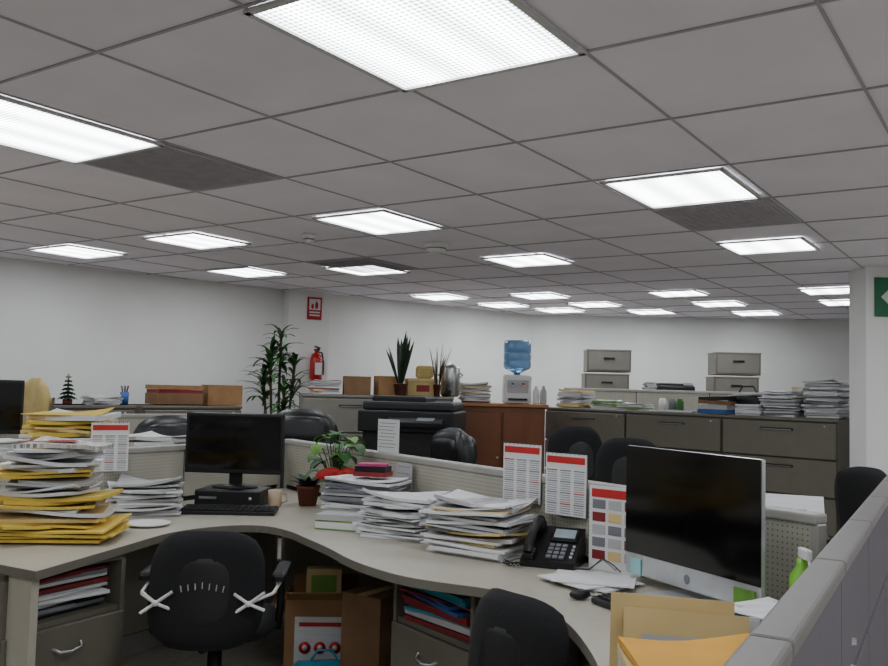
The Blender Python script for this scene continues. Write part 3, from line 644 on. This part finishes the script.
# extinguisher + signs on pillar
pr=rad(31); pn=Vector((math.sin(pr),-math.cos(pr))); pd=Vector((math.cos(pr),math.sin(pr))); pb=Vector((-1.55,8.74))
def onp(s,o): v=pb+pd*s+pn*o; return v.x,v.y
b=MB(); b.lathe([(.055,0),(.062,.01),(.062,.24),(.045,.28),(.018,.30),(.018,.325),(.001,.326)],M_ext,seg=24); b.box((0,-.01,.33),(.03,.09,.02),M_blk,bev=.004); b.box((0,-.02,.355),(.025,.1,.012),M_blk,rot=(.2,0,0))
b.tube([(0,.02,.32),(.06,0,.3),(.075,-.01,.2),(.07,-.02,.08)],.009,M_blk); b.box((0,-.06,.14),(.07,.006,.12),M_wht); b.box((0,.062,.2),(.05,.012,.2),M_steel); b.obj('fire_extinguisher',(*onp(.28,.072),1.40),pr)
b=MB(); b.box((0,0,.11),(.155,.006,.23),M_ext); b.box((0,-.004,.15),(.12,.002,.11),M_wht); b.lathe([(.014,0),(.016,.005),(.016,.05),(.006,.065),(.006,.075)],M_ext,c=(.02,-.006,.11),sc=(1,.2,1),seg=12); b.sph((-.025,-.006,.13),(.014,.002,.028),M_red)
for k in range(2): b.box((0,-.004,.07-k*.03),(.11,.002,.014),M_wht)
b.obj('fire_extinguisher_sign',(*onp(.27,.006),2.04),pr)
b=MB(); b.box((0,0,.14),(.42,.012,.28),M_green); b.raw([(-.17,-.008,.14),(-.08,-.008,.23),(-.08,-.008,.17),(.02,-.008,.17),(.02,-.008,.11),(-.08,-.008,.11),(-.08,-.008,.05)],[(0,6,5,4,3,2,1)],M_wht); b.sph((.1,-.008,.225),(.016,.002,.016),M_wht); b.tube([(.1,-.008,.2),(.09,-.008,.13),(.05,-.008,.06)],.01,M_wht); b.tube([(.09,-.008,.13),(.13,-.008,.1),(.16,-.008,.06)],.01,M_wht); b.tube([(.06,-.008,.15),(.1,-.008,.19),(.15,-.008,.16)],.008,M_wht)
b.obj('exit_sign',(3.28,6.252,1.97))
# right back cubicle
b=MB(); b.box((0,0,.725),(1.0,.55,.03),M_desk)
for sx in(-.48,.48): b.box((sx,0,.355),(.03,.5,.705),M_cab)
q=mid(.80,-.40); b.obj('workstation_desk',(q.x,q.y,0),am)
b=MB(); b.box((0,0,.08),(.22,.26,.16),M_blk,bev=.006); b.box((0,-.02,.195),(.20,.012,.26),M_wht,rot=(-.9,0,0)); b.box((-.02,-.03,.205),(.12,.004,.10),M_blu,rot=(-.9,0,0)); b.box((.05,-.09,.155),(.07,.004,.04),M_gry,rot=(-.9,0,0)); b.obj('document_holder',(1.27,3.18,.742),rad(-20))
# ---------------------------------------------------------------- world + camera
w=bpy.data.worlds.new('world'); bpy.context.scene.world=w; w.use_nodes=True; w.node_tree.nodes['Background'].inputs[0].default_value=(.5,.55,.6,1); w.node_tree.nodes['Background'].inputs[1].default_value=.02
cd=bpy.data.cameras.new('camera'); cd.lens=36.0*880/888; cd.sensor_width=36; cd.clip_start=.02
co=bpy.data.objects.new('camera',cd); bpy.context.collection.objects.link(co)
co.matrix_world=Matrix.Translation((0,0,1.38))@Matrix.Rotation(rad(90+3.58),4,'X')@Matrix.Rotation(rad(1.49),4,'Z')
bpy.context.scene.camera=co
